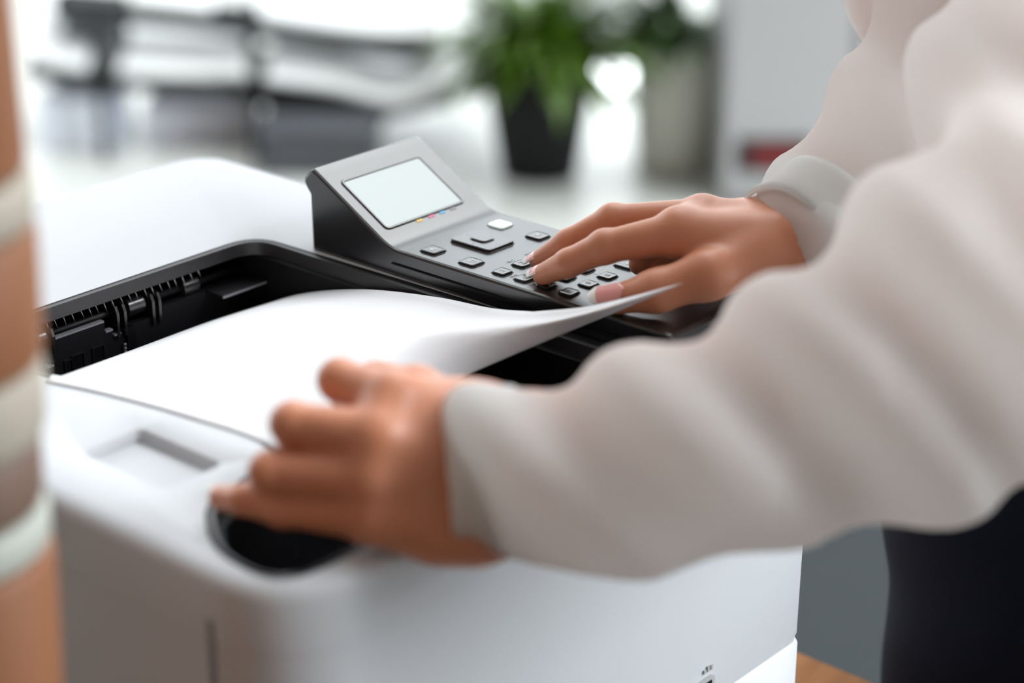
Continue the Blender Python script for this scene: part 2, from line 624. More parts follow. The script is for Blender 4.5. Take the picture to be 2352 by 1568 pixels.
la = loopv(bml, [(0.2975, p[1]) if p[0] > .285 and p[1] < .32 else p for p in inset(HOLE, -0.0020)], Z0 + .0001)
lb = loopv(bml, inset(HOLE, .0003), Z0 + .0002)
lc = loopv(bml, inset(HOLE, .0022), Z0 - .0004)
ld = loopv(bml, inset(HOLE, .0028), Z0 - .0085)
bridge(bml, la, lb)
for f_ in bridge(bml, lb, lc) + bridge(bml, lc, ld): f_.material_index = 1
le = []
for p in inset(HOLE, .006):
    y = p[1] + (0.045 if p[1] > 0.325 else 0.0)
    le.append(bml.verts.new((p[0], y, Z0 - .010 if p[1] > 0.325 else Z0 - .0095)))
bridge(bml, ld, le)
lf = [bml.verts.new((v.co.x, v.co.y, tray_z((v.co.x, v.co.y)) - .002)) for v in le]
bridge(bml, le, lf)
bml.faces.new(lf)
bm_obj('output_tray', bml, [M['tray'], M['lip']], pr, angle=30, mids=True, label='black recessed paper tray')
for i in range(3):                             # ridges on the tray floor
    x = 0.13 + 0.05 * i
    br = bmesh.new()
    prism_x(br, [(0.02, tray_z((0, .02)) - .001), (0.31, tray_z((0, .31)) - .001), (0.31, tray_z((0, .31)) + .0002), (0.02, tray_z((0, .02)) + .0002)], x, x + .0020)
    bm_obj('tray_rib', br, M['tray'], pr, smooth=False)

# delivery side of the tray: guide plate, brush of steel needles, rollers, brackets
bg_ = bmesh.new()
zt = Z0 - .0215
box_bm(bg_, 0.062, 0.109, .3455, .350, Z0 - .082, zt - .010)
box_bm(bg_, 0.109, 0.128, .3455, .350, Z0 - .082, zt - .016)
box_bm(bg_, 0.128, 0.166, .3445, .350, Z0 - .082, zt)
box_bm(bg_, 0.166, 0.172, .3455, .350, Z0 - .082, zt - .007)
box_bm(bg_, 0.172, 0.185, .3455, .350, Z0 - .082, zt - .011)
box_bm(bg_, 0.185, 0.204, .3455, .350, Z0 - .082, zt - .008)
box_bm(bg_, 0.204, 0.285, .3455, .350, Z0 - .082, zt - .003)
bm_obj('guide_plate', bg_, M['tray'], pr, smooth=False)
for x0, x1, z in ((0.1285, 0.1655, zt), (0.1665, 0.1715, zt - .007), (0.1725, 0.1775, zt - .011), (0.1225, 0.1275, zt - .016)):
    box('plate_highlight', x0, x1, .3440, .3475, z, z + .0012, M['greystrip'], pr, label='grey strip painted as a highlight on the guide plate')  # highlights of the plate, put in as grey strips
br = bmesh.new()
for (x, z) in ((.1445, -.0400), (.1596, -.0399), (.1375, -.0415)):
    w_ = .0040 if x > .14 else .0022
    for a0, a1, b0, b1 in ((-w_, w_, .0044, .0052), (-w_, w_, -.0052, -.0044), (-w_ - .0006, -w_, -.0052, .0052), (w_, w_ + .0006, -.0052, .0052)):
        box_bm(br, x + a0, x + a1, .3434, .3450, Z0 + z + b0, Z0 + z + b1)
bm_obj('vent_frame', br, M['black'], pr, smooth=False)
br = bmesh.new()
for (x, z) in ((.1445, -.0400), (.1596, -.0399), (.1375, -.0415)):
    w_ = .0039 if x > .14 else .0021
    box_bm(br, x - w_, x + w_, .3442, .3446, Z0 + z - .0044, Z0 + z + .0044)
bm_obj('vent_opening', br, M['keyrim'], pr, smooth=False)
br = bmesh.new()
box_bm(br, .1815, .1880, .3435, .3452, Z0 - .0455, Z0 - .0295)
bm_obj('latch', br, M['keyrim'], pr, smooth=False)
br = bmesh.new()
for k in range(3):
    box_bm(br, .1785, .1800, .3430, .3440, Z0 - .0400 - .0024 * k, Z0 - .0390 - .0024 * k)
bm_obj('latch_ridges', br, M['greystrip'], pr, smooth=False)
needles = []
for k in range(26):
    x = 0.090 + 0.0060 * k + random.uniform(-.0007, .0007)
    ln = random.uniform(.0066, .0092)
    needles.append(tube([(x, .347, Z0 - .0082), (x + .0016, .3450, Z0 - .0082 - ln)], [.00055, .00016], 5))
v, f = merge(needles)
mobj('static_brush', v, f, M['steel'], pr, label='row of steel needles under the tray lip')
for x0, x1 in ((.1865, .1990), (.120, .126), (.2300, .2420)):
    pts, rr = [], []
    n = 22
    for i in range(n + 1):
        pts.append((x0 + (x1 - x0) * i / n, .3520, Z0 - .0205))
        rr.append(.0062 + (.00025 if i % 2 else -.00025))
    v, f = tube(pts, rr, 24)
    mobj('roller', v, f, M['gloss'], pr)
v, f = tube([(.062, .3525, Z0 - .0205), (.284, .3525, Z0 - .0205)], .0022, 12)
mobj('roller_shaft', v, f, M['black'], pr)
for x in (.1745, .1800, .2015, .2065, .1175, .1275):
    bb = bmesh.new()
    pf = [(.343, Z0 - .034), (.352, Z0 - .034), (.352, Z0 - .016), (.349, Z0 - .0135), (.345, Z0 - .0145), (.343, Z0 - .019)]
    prism_x(bb, pf, x, x + .0018)
    bm_obj('roller_bracket', bb, M['gloss'], pr, smooth=False)
bb = bmesh.new()
box_bm(bb, .246, .2845, .3300, .3460, Z0 - .0262, Z0 - .0245, .0004, 1)
bm_obj('tray_corner_guide', bb, M['black'], pr, smooth=False)
box('edge_highlight', .246, .2845, .3293, .3300, Z0 - .0262, Z0 - .0250, M['greystrip'], pr, label='grey strip painted as a highlight on the corner guide')  # thin grey strip stands in for the highlight along the edge

# body walls, door seam, drawer
SZ = Z0 - .1965
bmb = bmesh.new()
OB = inset(OUT, .0002)
stack(bmb, [(inset(OB, .0008), Z0 - .0355), (OB, Z0 - .0360), (inset(OB, -.0006), Z0 - .12), (OB, SZ + .004), (inset(OB, .0012), SZ + .0008), (inset(OB, .006), SZ + .0006)], False, True)
bm_obj('body', bmb, M['white'], pr, angle=40)
bmd = bmesh.new()
OD = inset(OUT, -.0006)
stack(bmd, [(inset(OD, .008), SZ - .0006), (inset(OD, .0018), SZ - .0010), (OD, SZ - .004), (OD, TZ + .008), (inset(OD, .004), TZ + .004), (inset(OD, .012), TZ + .004)], True, True)
bm_obj('paper_drawer', bmd, M['white2'], pr, angle=40)
for fx in (0.02, 0.35):
    for fy in (0.03, 0.47):
        v, f = lathe([(0.0, 0), (.013, 0), (.013, .006), (0, .006)], (fx, fy, TZ), 20)
        mobj('foot', v, f, M['black'], pr)
box('side_seam', U0 - .0003, U0 + .003, .0335, .0375, SZ + .01, Z0 - .024, M['cabd'], pr, label='dark seam down the left side')
# port at the lower edge of the front, with a small printed sign above it
pp = [(q[0], q[1]) for q in rrect(.2735, .2975, -.2050, -.1790, .0035, 4)]
bp_ = bmesh.new()
fr = [[bp_.verts.new((q[0], V0 - .0012, Z0 + q[1])) for q in pp]]
fr.append([bp_.verts.new((q[0], V0 - .0012, Z0 + q[1])) for q in inset(pp, .0028)])
bridge(bp_, fr[0], fr[1])
ou = [bp_.verts.new((q[0], V0 + .002, Z0 + q[1])) for q in pp]
bridge(bp_, fr[0], ou)
bm_obj('port_frame', bp_, M['cab'], pr, angle=30)
bp_ = bmesh.new()
bp_.faces.new([bp_.verts.new((q[0], V0 - .0009, Z0 + q[1])) for q in inset(pp, .0026)])
bm_obj('port_opening', bp_, M['keyrim'], pr, smooth=False)
bp_ = bmesh.new()
for k, hgt in enumerate((.0022, .0034, .0028)):
    box_bm(bp_, .287 + .0032 * k, .2888 + .0032 * k, V0 - .0012, V0 - .0004, Z0 - .1755, Z0 - .1755 + hgt)
bm_obj('port_symbol', bp_, M['cab'], pr, smooth=False)

# control panel (profile along v, swept along u)
PU0, PU1 = 0.294, 0.3875
ZP = Z0 + 0.017


def arc_prof():
    p = [(0.2990, Z0 + .0002), (0.0260, Z0 + .0002), (0.0260, Z0 + .0095), (0.0225, Z0 + .0122), (0.0215, Z0 + .0150), (0.0235, ZP - .0004), (0.0265, ZP), (0.0300, ZP), (0.2150, ZP)]
    b0, b1 = (0.2225, ZP), (0.2405, ZP + (0.2405 - 0.2320) * .5625)
    for i in range(9):
        t = i / 8
        p.append(((1 - t) ** 2 * b0[0] + 2 * t * (1 - t) * .2320 + t * t * b1[0], (1 - t) ** 2 * b0[1] + 2 * t * (1 - t) * ZP + t * t * b1[1]))
    p += [(0.2440, ZP + .0120 * .5625), (0.2900, ZP + .0580 * .5625), (0.2945, ZP + .0625 * .5625), (0.2966, Z0 + .0528), (0.2992, Z0 + .0512), (0.3038, Z0 + .0460), (0.3045, Z0 + .0428), (0.3028, Z0 + .0402), (0.2993, Z0 + .0360)]
    return p


bmp = bmesh.new()
pf = arc_prof()
cy = sum(q[0] for q in pf) / len(pf)
def shr(d):
    out = []
    n = len(pf)
    return inset(pf[::-1], d)[::-1] if True else out
rings = []
for x, d in ((PU0 + .0018, .0018), (PU0 + .0006, .0006), (PU0, .0), (PU1, .0), (PU1 + .0006, .0006), (PU1 + .0018, .0018)):
    pts = pf if d == 0 else inset(pf, d) if sum((pf[i][0] - pf[i - 1][0]) * (pf[i][1] + pf[i - 1][1]) for i in range(len(pf))) < 0 else inset(pf[::-1], d)[::-1]
    xx = {0: PU0, 1: PU0 + .0005, 2: PU0 + .0018, 3: PU1 - .0018, 4: PU1 - .0005, 5: PU1}[len(rings)]
    dd = {0: .0018, 1: .0005, 2: 0, 3: 0, 4: .0005, 5: .0018}[len(rings)]
    src = pf
    ccw = sum(src[i - 1][0] * src[i][1] - src[i][0] * src[i - 1][1] for i in range(len(src))) > 0
    pts = src if dd == 0 else (inset(src, dd) if ccw else inset(src[::-1], dd)[::-1])
    rings.append([bmp.verts.new((xx, q[0], q[1])) for q in pts])
for a, b in zip(rings, rings[1:]):
    bridge(bmp, a, b)
bmp.faces.new(rings[0]); bmp.faces.new(rings[-1])
cp_ = bm_obj('control_panel', bmp, M['panel'], pr, angle=14, label='black control panel with tilted screen and keys')
# base seam line along the near side of the panel
bs = bmesh.new()
box_bm(bs, PU0 - .0010, PU0 + .001, .026, .2300, Z0 + .0078, Z0 + .0086)
bm_obj('panel_seam', bs, M['keyrim'], cp_, smooth=False)

SLN = Vector((0, -.5625, 1)).normalized()
SLY = Vector((0, 1, .5625)).normalized()


def on_slope(u, s, up=0.0):                   # s: distance up the tilted face from the bend
    o = Vector((u, 0.2320, ZP)) + SLY * s + SLN * up
    return o


def flat_patch(name, pts, place, m, parent, h0, h1, inset_d=0.0, label=None, mids=None):
    b = bmesh.new()
    lo = [b.verts.new(place(q, h0)) for q in pts]
    hi = [b.verts.new(place(q, h1)) for q in pts]
    bridge(b, lo, hi)
    if inset_d:
        t = [b.verts.new(place(q, h1 + inset_d * .4)) for q in inset(pts, inset_d)]
        bridge(b, hi, t)
        b.faces.new(t)
    else:
        b.faces.new(hi)
    return bm_obj(name, b, m, parent, angle=50, label=label)


pl_s = lambda q, h: on_slope(q[0], q[1], h)
SC = rrect(.3045, .3722, .0138, .0570, .0022, 4)
# bezel ring and the lit display
b = bmesh.new()
r0 = [b.verts.new(pl_s(q, .0001)) for q in inset(SC, -.0016)]
r1 = [b.verts.new(pl_s(q, .0009)) for q in inset(SC, -.0009)]
r2 = [b.verts.new(pl_s(q, .0009)) for q in inset(SC, .0002)]
r3 = [b.verts.new(pl_s(q, .0002)) for q in inset(SC, .0008)]
bridge(b, r0, r1); bridge(b, r1, r2); bridge(b, r2, r3)
bm_obj('screen_frame', b, M['panel'], cp_, angle=40)
flat_patch('screen', inset(SC, .0007), pl_s, M['screen'], cp_, .0001, .0004, label='lit pale screen')
for (u, nm) in ((.3306, 'yellow'), (.3411, 'magenta'), (.3512, 'cyan'), (.3610, 'inkgrey')):
    flat_patch('ink_mark', rrect(u - .0026, u + .0026, .0108 - .0003, .0108 + .0037 - .0009, .0004, 2), pl_s, M[nm], cp_, 0.0, .00025,
               label={'yellow': 'yellow ink mark', 'magenta': 'pink ink mark', 'cyan': 'blue ink mark', 'inkgrey': 'grey ink mark'}[nm])


def glyph(txt, size, u, v, h, al='CENTER'):
    c = bpy.data.curves.new('t', 'FONT')
    c.body = txt
    c.size = size
    c.align_x = al
    c.align_y = 'CENTER'
    c.extrude = 0.00005
    o = bpy.data.objects.new('t', c)
    COL.objects.link(o)
    dg = bpy.context.evaluated_depsgraph_get()
    me = bpy.data.meshes.new_from_object(o.evaluated_get(dg))
    vs = [(q.co.x + u, q.co.y + v, q.co.z + h) for q in me.vertices]
    fs = [tuple(p.vertices) for p in me.polygons]
    bpy.data.objects.remove(o)
    bpy.data.curves.remove(c)
    bpy.data.meshes.remove(me)
    return vs, fs


def poly_glyph(polys, u, v, h, s):
    vs, fs = [], []
    for pl in polys:
        o = len(vs)
        vs += [(u + x * s, v + y * s, h) for x, y in pl]
        fs.append(tuple(range(o, o + len(pl))))
    return vs, fs


HOME = [[(-.5, 0), (.5, 0), (0, .5)], [(-.36, -.45), (-.12, -.45), (-.12, 0), (-.36, 0)], [(.12, -.45), (.36, -.45), (.36, 0), (.12, 0)], [(-.12, -.1), (.12, -.1), (.12, 0), (-.12, 0)]]
BACK = [[(-.5, .12), (-.1, .42), (-.1, -.18)], [(-.1, .04), (.4, .04), (.4, .2), (-.1, .2)], [(.26, -.42), (.42, -.42), (.42, .05), (.26, .05)], [(-.3, -.42), (.3, -.42), (.3, -.28), (-.3, -.28)]]
DIAM = [[(-.4, 0), (0, -.4), (.4, 0), (0, .4)]]
STOP = [[(-.35, -.35), (.35, -.35), (.35, .35), (-.35, .35)]]


def key(u, v, su, sv, gl=None, m='gloss', name='key', label=None):
    o = rrect(u - su / 2, u + su / 2, v - sv / 2, v + sv / 2, .0022, 5)
    b = bmesh.new()
    w = lambda pts, z, mi: [b.verts.new((q[0], q[1], z)) for q in pts]
    A = w(inset(o, -.0008), ZP + .00005, 0)
    B = w(inset(o, -.0003), ZP + .00025, 0)
    Cc = w(o, ZP - .0002, 0)
    D = w(o, ZP + .0010, 0)
    E_ = w(inset(o, .0005), ZP + .0014, 0)
    G = w(inset(o, .0014), ZP + .00125, 0)
    for f in bridge(b, A, B) + bridge(b, B, Cc): f.material_index = 1
    for f in bridge(b, Cc, D) + bridge(b, D, E_) + bridge(b, E_, G): f.material_index = 0
    b.faces.new(G).material_index = 0
    mats = [M[m], M['keyrim'], M['print']]
    bmesh.ops.recalc_face_normals(b, faces=b.faces)
    b.verts.index_update()
    vs = [tuple(q.co) for q in b.verts]
    fs = [[q.index for q in f.verts] for f in b.faces]
    mi = [f.material_index for f in b.faces]
    b.free()
    if gl:
        gv, gf = gl
        n0 = len(vs)
        vs += gv
        fs += [[i + n0 for i in f] for f in gf]
        mi += [2] * len(gf)
    return mobj(name, vs, fs, mats, cp_, True, mi, label, 6)


GH = ZP + .00135
key(.3071, .2086, .0112, .0122, poly_glyph(HOME, .3071, .2086, GH, .0050), label='home key')
key(.3070, .1779, .0112, .0122, poly_glyph(BACK, .3070, .1779, GH, .0048), label='return key')
key(.3683, .2094, .0112, .0122, None, 'lit', label='lit pale key')
key(.3675, .1784, .0112, .0122, poly_glyph(STOP, .3675, .1784, GH, .0042), label='stop key')
ku, kv = (.3066, .3238, .3410), (.1535, .1368, .1201, .1034)
tx = [['1', '2', '3'], ['4', '5', '6'], ['7', '8', '9'], ['*', '0', '#']]
for r_ in range(4):
    for c_ in range(3):
        key(ku[c_], kv[r_], .0094, .0096, glyph(tx[r_][c_], .0052, ku[c_], kv[r_], GH), label='number key ' + tx[r_][c_] if tx[r_][c_].isdigit() else 'symbol key ' + tx[r_][c_])
key(.3640, .1062, .0130, .0130, poly_glyph(DIAM, .3640, .1062, GH, .006), label='start key')
key(.3640, .1500, .0112, .0112, None)
# navigation pad with its OK key
NU0, NU1, NV0, NV1 = .3258, .3502, .1812, .2130
b = bmesh.new()
o_ = rrect(NU0, NU1, NV0, NV1, .003, 6)
stack(b, [(inset(o_, -.0008), ZP), (inset(o_, -.0006), ZP + .0004), (o_, ZP + .0003), (o_, ZP + .0016), (inset(o_, .0006), ZP + .0020)], False, True)
nv = bm_obj('navigation_pad', b, M['gloss'], cp_, angle=10, label='square glossy navigation pad')
key_c = rrect(.3332, .3432, .1910, .2036, .003, 6)
b = bmesh.new()
stack(b, [(inset(key_c, -.0009), ZP + .0020), (inset(key_c, -.0006), ZP + .0023), (key_c, ZP + .0019), (key_c, ZP + .0026), (inset(key_c, .0005), ZP + .0030)], False, True)
bm_obj('ok_key', b, M['gloss'], cp_, angle=10)
for (a, du, dv) in ((0, 0, .0122), (1, 0, -.0122), (2, .0086, 0), (3, -.0086, 0)):
    cu, cv, s = .3381 + du, .1973 + dv, .0011
    tri = {0: [(-1, -.6), (1, -.6), (0, .8)], 1: [(1, .6), (-1, .6), (0, -.8)], 2: [(-.6, 1), (-.6, -1), (.8, 0)], 3: [(.6, -1), (.6, 1), (-.8, 0)]}[a]
    mobj('arrow_mark', [(cu + x * s, cv + y * s, ZP + .00208) for x, y in tri], [(0, 1, 2)], M['print'], cp_, False)
for (t_, u, v, s) in (('ABC', .3238, .1625, .0036), ('DEF', .3410, .1625, .0036), ('GHI', .3066, .1450, .0034), ('JKL', .3238, .1450, .0034), ('MNO', .3410, .1450, .0034),
                      ('PQRS', .3066, .1285, .0034), ('TUV', .3238, .1285, .0034), ('WXYZ', .3410, .1285, .0034), ('.,', .3066, .1115, .0034)):
    gv, gf = glyph(t_, s, u, v, ZP + .0001)
    mobj('printed_letters', gv, gf, M['print'], cp_, False)
gv, gf = poly_glyph(DIAM, .3410, .1120, ZP + .00012, .0034)
mobj('printed_mark', gv, gf, M['print'], cp_, False)
gv, gf = glyph('OO', .0042, .3066, .0850, ZP + .0001)
mobj('printed_letters', gv, gf, M['print'], cp_, False)

# white platform under the near end of the panel with its crease
bm_obj('panel_rest', box_bm(bmesh.new(), .2925, .3865, .0100, .0240, Z0 - .004, Z0 + .0006, .0003, 1), M['white'], pr)
box('top_crease', .292, .3805, .0222, .0230, Z0 - .0008, Z0 + .0002, M['cab'], pr)

# ================================================================== PAPER SHEET
def coons(cb, cn, cl, cr_, lift=0.0):
    ns, nt = len(cb), len(cl)
    out = np.zeros((nt, ns, 3))
    for j in range(nt):
        t = j / (nt - 1)
        for i in range(ns):
            s = i / (ns - 1)
            q = (1 - t) * cb[i] + t * cn[i] + (1 - s) * cl[j] + s * cr_[j] - ((1 - s) * (1 - t) * cb[0] + s * (1 - t) * cb[-1] + (1 - s) * t * cn[0] + s * t * cn[-1])
            out[j, i] = q + ZV * lift * math.sin(math.pi * s) * math.sin(math.pi * t)
    return out


NS, NT, NB = 48, 52, 26
K0 = P(1225, 716, 1.135)
back_e = cr([PZ(105, 877, .0004), P(200, 842, 1.135), P(330, 794, 1.205), P(480, 739, 1.260), P(590, 704, 1.288)], NS)
def PU(x, y, d, u):                            # as P, but no farther than the tray's far side
    r = ray(x, y)
    return CAM + r * min(d, (u - CAM[0]) / r[0])


right_e = cr([PU(590, 704, 1.288, .279), PU(700, 673, 1.275, .280), PU(840, 665, 1.245, .281), PU(1000, 682, 1.205, .2815), PU(1130, 708, 1.168, .282), K0], NT)
left_e = cr([PZ(105, 877, .0004), PZ(250, 908, .0004), PZ(430, 958, .0004), PZ(610, 1020, .0010), P(725, 1060, .945)], NT)
crease = cr([P(725, 1060, .945), P(800, 940, .985), P(878, 826, 1.045), P(938, 772, 1.085), P(1070, 750, 1.115), P(1190, 737, 1.132), K0], NS)
near_e = cr([P(725, 1060, .945), P(900, 945, 1.015), P(1050, 871, 1.100), P(1310, 760, 1.118), P(1570, 649, 1.064)], NS)
tip_e = cr([K0, P(1350, 704, 1.112), P(1460, 679, 1.088), P(1570, 649, 1.064)], NB)
A_ = coons(back_e, crease, left_e, right_e, 0.003)
B_ = coons(crease, near_e, np.repeat(crease[:1], NB, 0), tip_e)
G_ = np.concatenate([A_, B_[1:]], 0)
nr = G_.shape[0]
for it in range(3):                            # soften the crease a little
    G2 = G_.copy()
    for j in range(NT - 5, min(nr - 1, NT + 5)):
        G2[j, 1:-1] = (G_[j - 1, 1:-1] + 2 * G_[j, 1:-1] + G_[j + 1, 1:-1]) / 4
    G_ = G2
def inside(poly, x, y):
    c = False
    for i in range(len(poly)):
        (xa, ya), (xb, yb) = poly[i - 1], poly[i]
        if (ya > y) != (yb > y) and x < (xb - xa) * (y - ya) / (yb - ya) + xa:
            c = not c
    return c


HIN = inset(HOLE, .004)
for q in G_.reshape(-1, 3):                    # the sheet lies on the cover wherever it leaves the tray
    if q[0] < .12 and not inside(HIN, q[0], q[1]):
        q[2] = max(q[2], Z0 + .0004)
    if q[0] > .284 and q[2] < Z0 + .001:       # and keeps clear of the tray's far side
        q[:] = CAM + (q - CAM) * ((.284 - CAM[0]) / (q[0] - CAM[0]))
vs = G_.reshape(-1, 3)
fs = [(j * NS + i, j * NS + i + 1, (j + 1) * NS + i + 1, (j + 1) * NS + i) for j in range(nr - 1) for i in range(NS - 1)]
ps = mobj('paper_sheet', vs, fs, M['paper'])
ps['label'] = 'white sheet of paper curving out of the printer tray, held by the near hand'
ps['category'] = 'paper'
sm = ps.modifiers.new('thick', 'SOLIDIFY')
sm.thickness = 0.0002

# ================================================================== PERSON
pe_foot = P(2415, 1350, 1.42)
person = thing('person', 'person in white blouse and dark trousers pressing printer keys and holding the paper', 'person', (pe_foot[0], pe_foot[1], 0.0))

# --- right hand (on the keys)
zf = 0.0170
def tipz(x, y, z): return PZ(x, y, z)
wr1, wr2 = P(1850, 520, 1.160), P(1850, 585, 1.128)
R = dict(
    index=[P(1560, 535, 1.128), P(1390, 566, 1.134), P(1306, 604, 1.142), tipz(1247, 630, zf + .0068)],
    middle=[P(1612, 503, 1.150), P(1408, 507, 1.160), P(1305, 558, 1.168), tipz(1240, 598, zf + .0066)],
    ring=[P(1640, 505, 1.172), P(1540, 530, 1.180), P(1478, 575, 1.174), tipz(1470, 606, zf + .0072)],
    pinky=[P(1660, 520, 1.190), P(1580, 552, 1.188), P(1525, 588, 1.178), tipz(1508, 608, zf + .0064)],
    thumb=[P(1760, 585, 1.125), P(1625, 632, 1.110), P(1508, 668, 1.112), tipz(1420, 686, zf + .0085)])
RR = dict(index=[.0118, .0092, .0080, .0062], middle=[.0118, .0094, .0080, .0062], ring=[.011, .009, .008, .0066], pinky=[.010, .008, .0072, .006],
          thumb=[.0150, .0132, .0112, .0086])


def hand_mesh(J, JR, wr, wrad, arm, lo, hi, h, extra=()):
    fl = Field(lo, hi, h)
    wc = [np.array(w) for w in wr]
    for nm in ('index', 'middle', 'ring', 'pinky'):
        j = J[nm]
        t = {'index': 0.0, 'middle': .33, 'ring': .66, 'pinky': 1.0}[nm]
        w = wc[0] * (1 - t) + wc[1] * t
        fl.cone(w, j[0], wrad * .92, JR[nm][0] * 1.05, .012)
    fl.cone(wc[0], wc[1], wrad, wrad, .010)
    fl.cone(wc[0], arm[0], wrad, wrad * 1.02, .010)
    fl.cone(wc[1], arm[1], wrad, wrad * 1.02, .010)
    for (a, b, r1, r2, k) in extra:
        fl.cone(a, b, r1, r2, k)
    tj = J['thumb']
    fl.cone(wc[0 if len(wr) < 3 else 2], tj[0], wrad * .9, JR['thumb'][0], .012)
    fl.chain(tj, JR['thumb'], .006)
    for nm in ('index', 'middle', 'ring', 'pinky'):
        fl.chain(J[nm], JR[nm], .0028)
        fl.cone(J[nm][1], J[nm][1], JR[nm][1] * 1.03, JR[nm][1] * 1.03, .003)
    return fl.mesh()


allp = np.array([p for j in R.values() for p in j] + [wr1, wr2])
armR = (P(1960, 470, 1.185), P(1965, 540, 1.155))
lo = allp.min(0) - .03
hi = np.maximum(allp.max(0), np.array(armR).max(0)) + .03
exR = [(R['index'][0], R['thumb'][1] * .35 + R['thumb'][0] * .65, .010, .010, .014),
       (R['index'][0] + UP * .003, R['middle'][0] + UP * .003, .0098, .0098, .006), (R['middle'][0] + UP * .0025, R['ring'][0] + UP * .0025, .0092, .0092, .006),
       (R['ring'][0], R['pinky'][0], .0088, .0088, .006)]
hvR, hfR = hand_mesh(R, RR, (wr2 + UP * .010, wr1 + UP * .008, wr2 - UP * .006), .0165, armR, lo, hi, .0011, exR)

# --- left hand (holding the paper)
wl1, wl2 = P(1085, 985, .920), P(1085, 1190, .908)
L = dict(
    index=[P(905, 920, .905), P(780, 872, .922), P(800, 905, .950), P(850, 940, .952)],
    middle=[P(868, 1008, .893), P(672, 972, .902), P(680, 1008, .928), P(735, 1045, .940)],
    ring=[P(852, 1096, .892), P(620, 1082, .902), P(615, 1105, .926), P(675, 1115, .938)],
    pinky=[P(850, 1182, .898), P(650, 1168, .906), P(560, 1148, .914), P(507, 1143, .924)],
    thumb=[P(1040, 965, .925), P(955, 908, .935), P(868, 888, .950), P(805, 885, .962)])
LR = dict(index=[.0130, .0094, .0084, .0072], middle=[.0130, .0094, .0084, .0072], ring=[.0122, .0088, .008, .007], pinky=[.0112, .0080, .0070, .0058],
          thumb=[.015, .0130, .0110, .0092])
allp = np.array([p for j in L.values() for p in j] + [wl1, wl2])
armL = (P(1230, 990, .915), P(1230, 1170, .905))
lo = allp.min(0) - .03
hi = np.maximum(allp.max(0), np.array(armL).max(0)) + .03
lo = np.minimum(lo, np.array(armL).min(0) - .03)
exL = [(P(1000, 1215, .905), L['pinky'][0], .0135, .0115, .008), (wl2, P(1000, 1215, .905), .015, .0135, .01),
       (L['index'][0], L['middle'][0], .0115, .0115, .005), (L['middle'][0], L['ring'][0], .0112, .011, .005), (L['ring'][0], L['pinky'][0], .0105, .0100, .005),
       (P(960, 1050, .905), P(960, 1150, .905), .016, .015, .012), (P(1010, 985, .912), P(900, 960, .915), .016, .013, .012)]
hvL, hfL = hand_mesh(L, LR, (wl1, wl2, wl1), .0185, armL, lo, hi, .0013, exL)

# --- coarse body (head, neck, trunk, arms, legs) in the same mesh
fd = -RT                                         # the way the person faces
Ls = P(2640, -420, 1.12)
Rs = Ls + FH * .33
Le, Re = P(2470, 730, .89), P(2420, -220, 1.30)
mid = (Ls + Rs) / 2
hipc = np.array([pe_foot[0], pe_foot[1], .90])
side = FH
hside = np.array([.93, .368, 0.0])
hfd = np.array([-.368, .93, 0.0])
headc = mid + ZV * .225 + fd * .055
bf = Field(np.minimum(np.minimum(hipc - .32, Ls - .3), np.minimum(Le, armL[0]) - .1) * [1, 1, 0] + [0, 0, -.02],
           np.maximum(np.maximum(hipc + .32, Rs + .3), np.maximum(Re, armR[0]) + .1) * [1, 1, 0] + [0, 0, headc[2] + .17], .0085)
bf.cone(mid + ZV * .02, headc - ZV * .03 - fd * .02, .052, .050, .02)
bf.cone(headc + ZV * .03 - fd * .02, headc + ZV * .02 + fd * .01, .083, .080, .02)
bf.cone(headc - ZV * .03 + fd * .03, headc - ZV * .075 + fd * .062, .062, .030, .025)
bf.cone(headc + ZV * .002 + fd * .086, headc - ZV * .026 + fd * .099, .009, .011, .012)   # nose
bf.cone(headc - ZV * .062 + fd * .092 + side * .012, headc - ZV * .062 + fd * .092 - side * .012, .011, .011, .006)   # lips
for s in (-1, 1):
    bf.cone(headc + side * s * .078 - ZV * .01, headc + side * s * .082 + ZV * .02, .016, .016, .006)   # ears
    bf.cone(headc + side * s * .032 + fd * .078 + ZV * .012, headc + side * s * .034 + fd * .078 + ZV * .012, .013, .013, .006)  # eyes
bf.cone(mid - ZV * .03 - side * .10, mid - ZV * .03 + side * .10, .060, .060, .04)
bf.cone(mid - ZV * .08, hipc + ZV * .06, .085, .085, .05)
bf.cone(hipc - hside * .07, hipc + hside * .07, .085, .085, .03)
bf.chain([Ls, Le], [.040, .034], .02)
bf.chain([Le, (armL[0] + armL[1]) / 2, (wl1 + wl2) / 2], [.033, .024, .020], .02)
bf.chain([Rs, Re], [.040, .034], .02)
bf.chain([Re, (armR[0] + armR[1]) / 2, (wr1 + wr2) / 2], [.033, .022, .018], .02)
for s in (-1, 1):
    hp = hipc + hside * s * .085 - ZV * .04
    kn = hp * [1, 1, 0] + np.array([0, 0, .48]) + fd * .03
    an = hp * [1, 1, 0] + np.array([0, 0, .09])
    bf.chain([hp, kn, an], [.070, .048, .034], .02)
    bf.cone(an - ZV * .045, an + hfd * .13 - ZV * .055, .032, .024, .02)
bv, bfc = bf.mesh()
V_, F_ = merge([(bv, [tuple(q) for q in bfc]), (hvR, [tuple(q) for q in hfR]), (hvL, [tuple(q) for q in hfL])])
mobj('body', V_, F_, M['skin'], person)

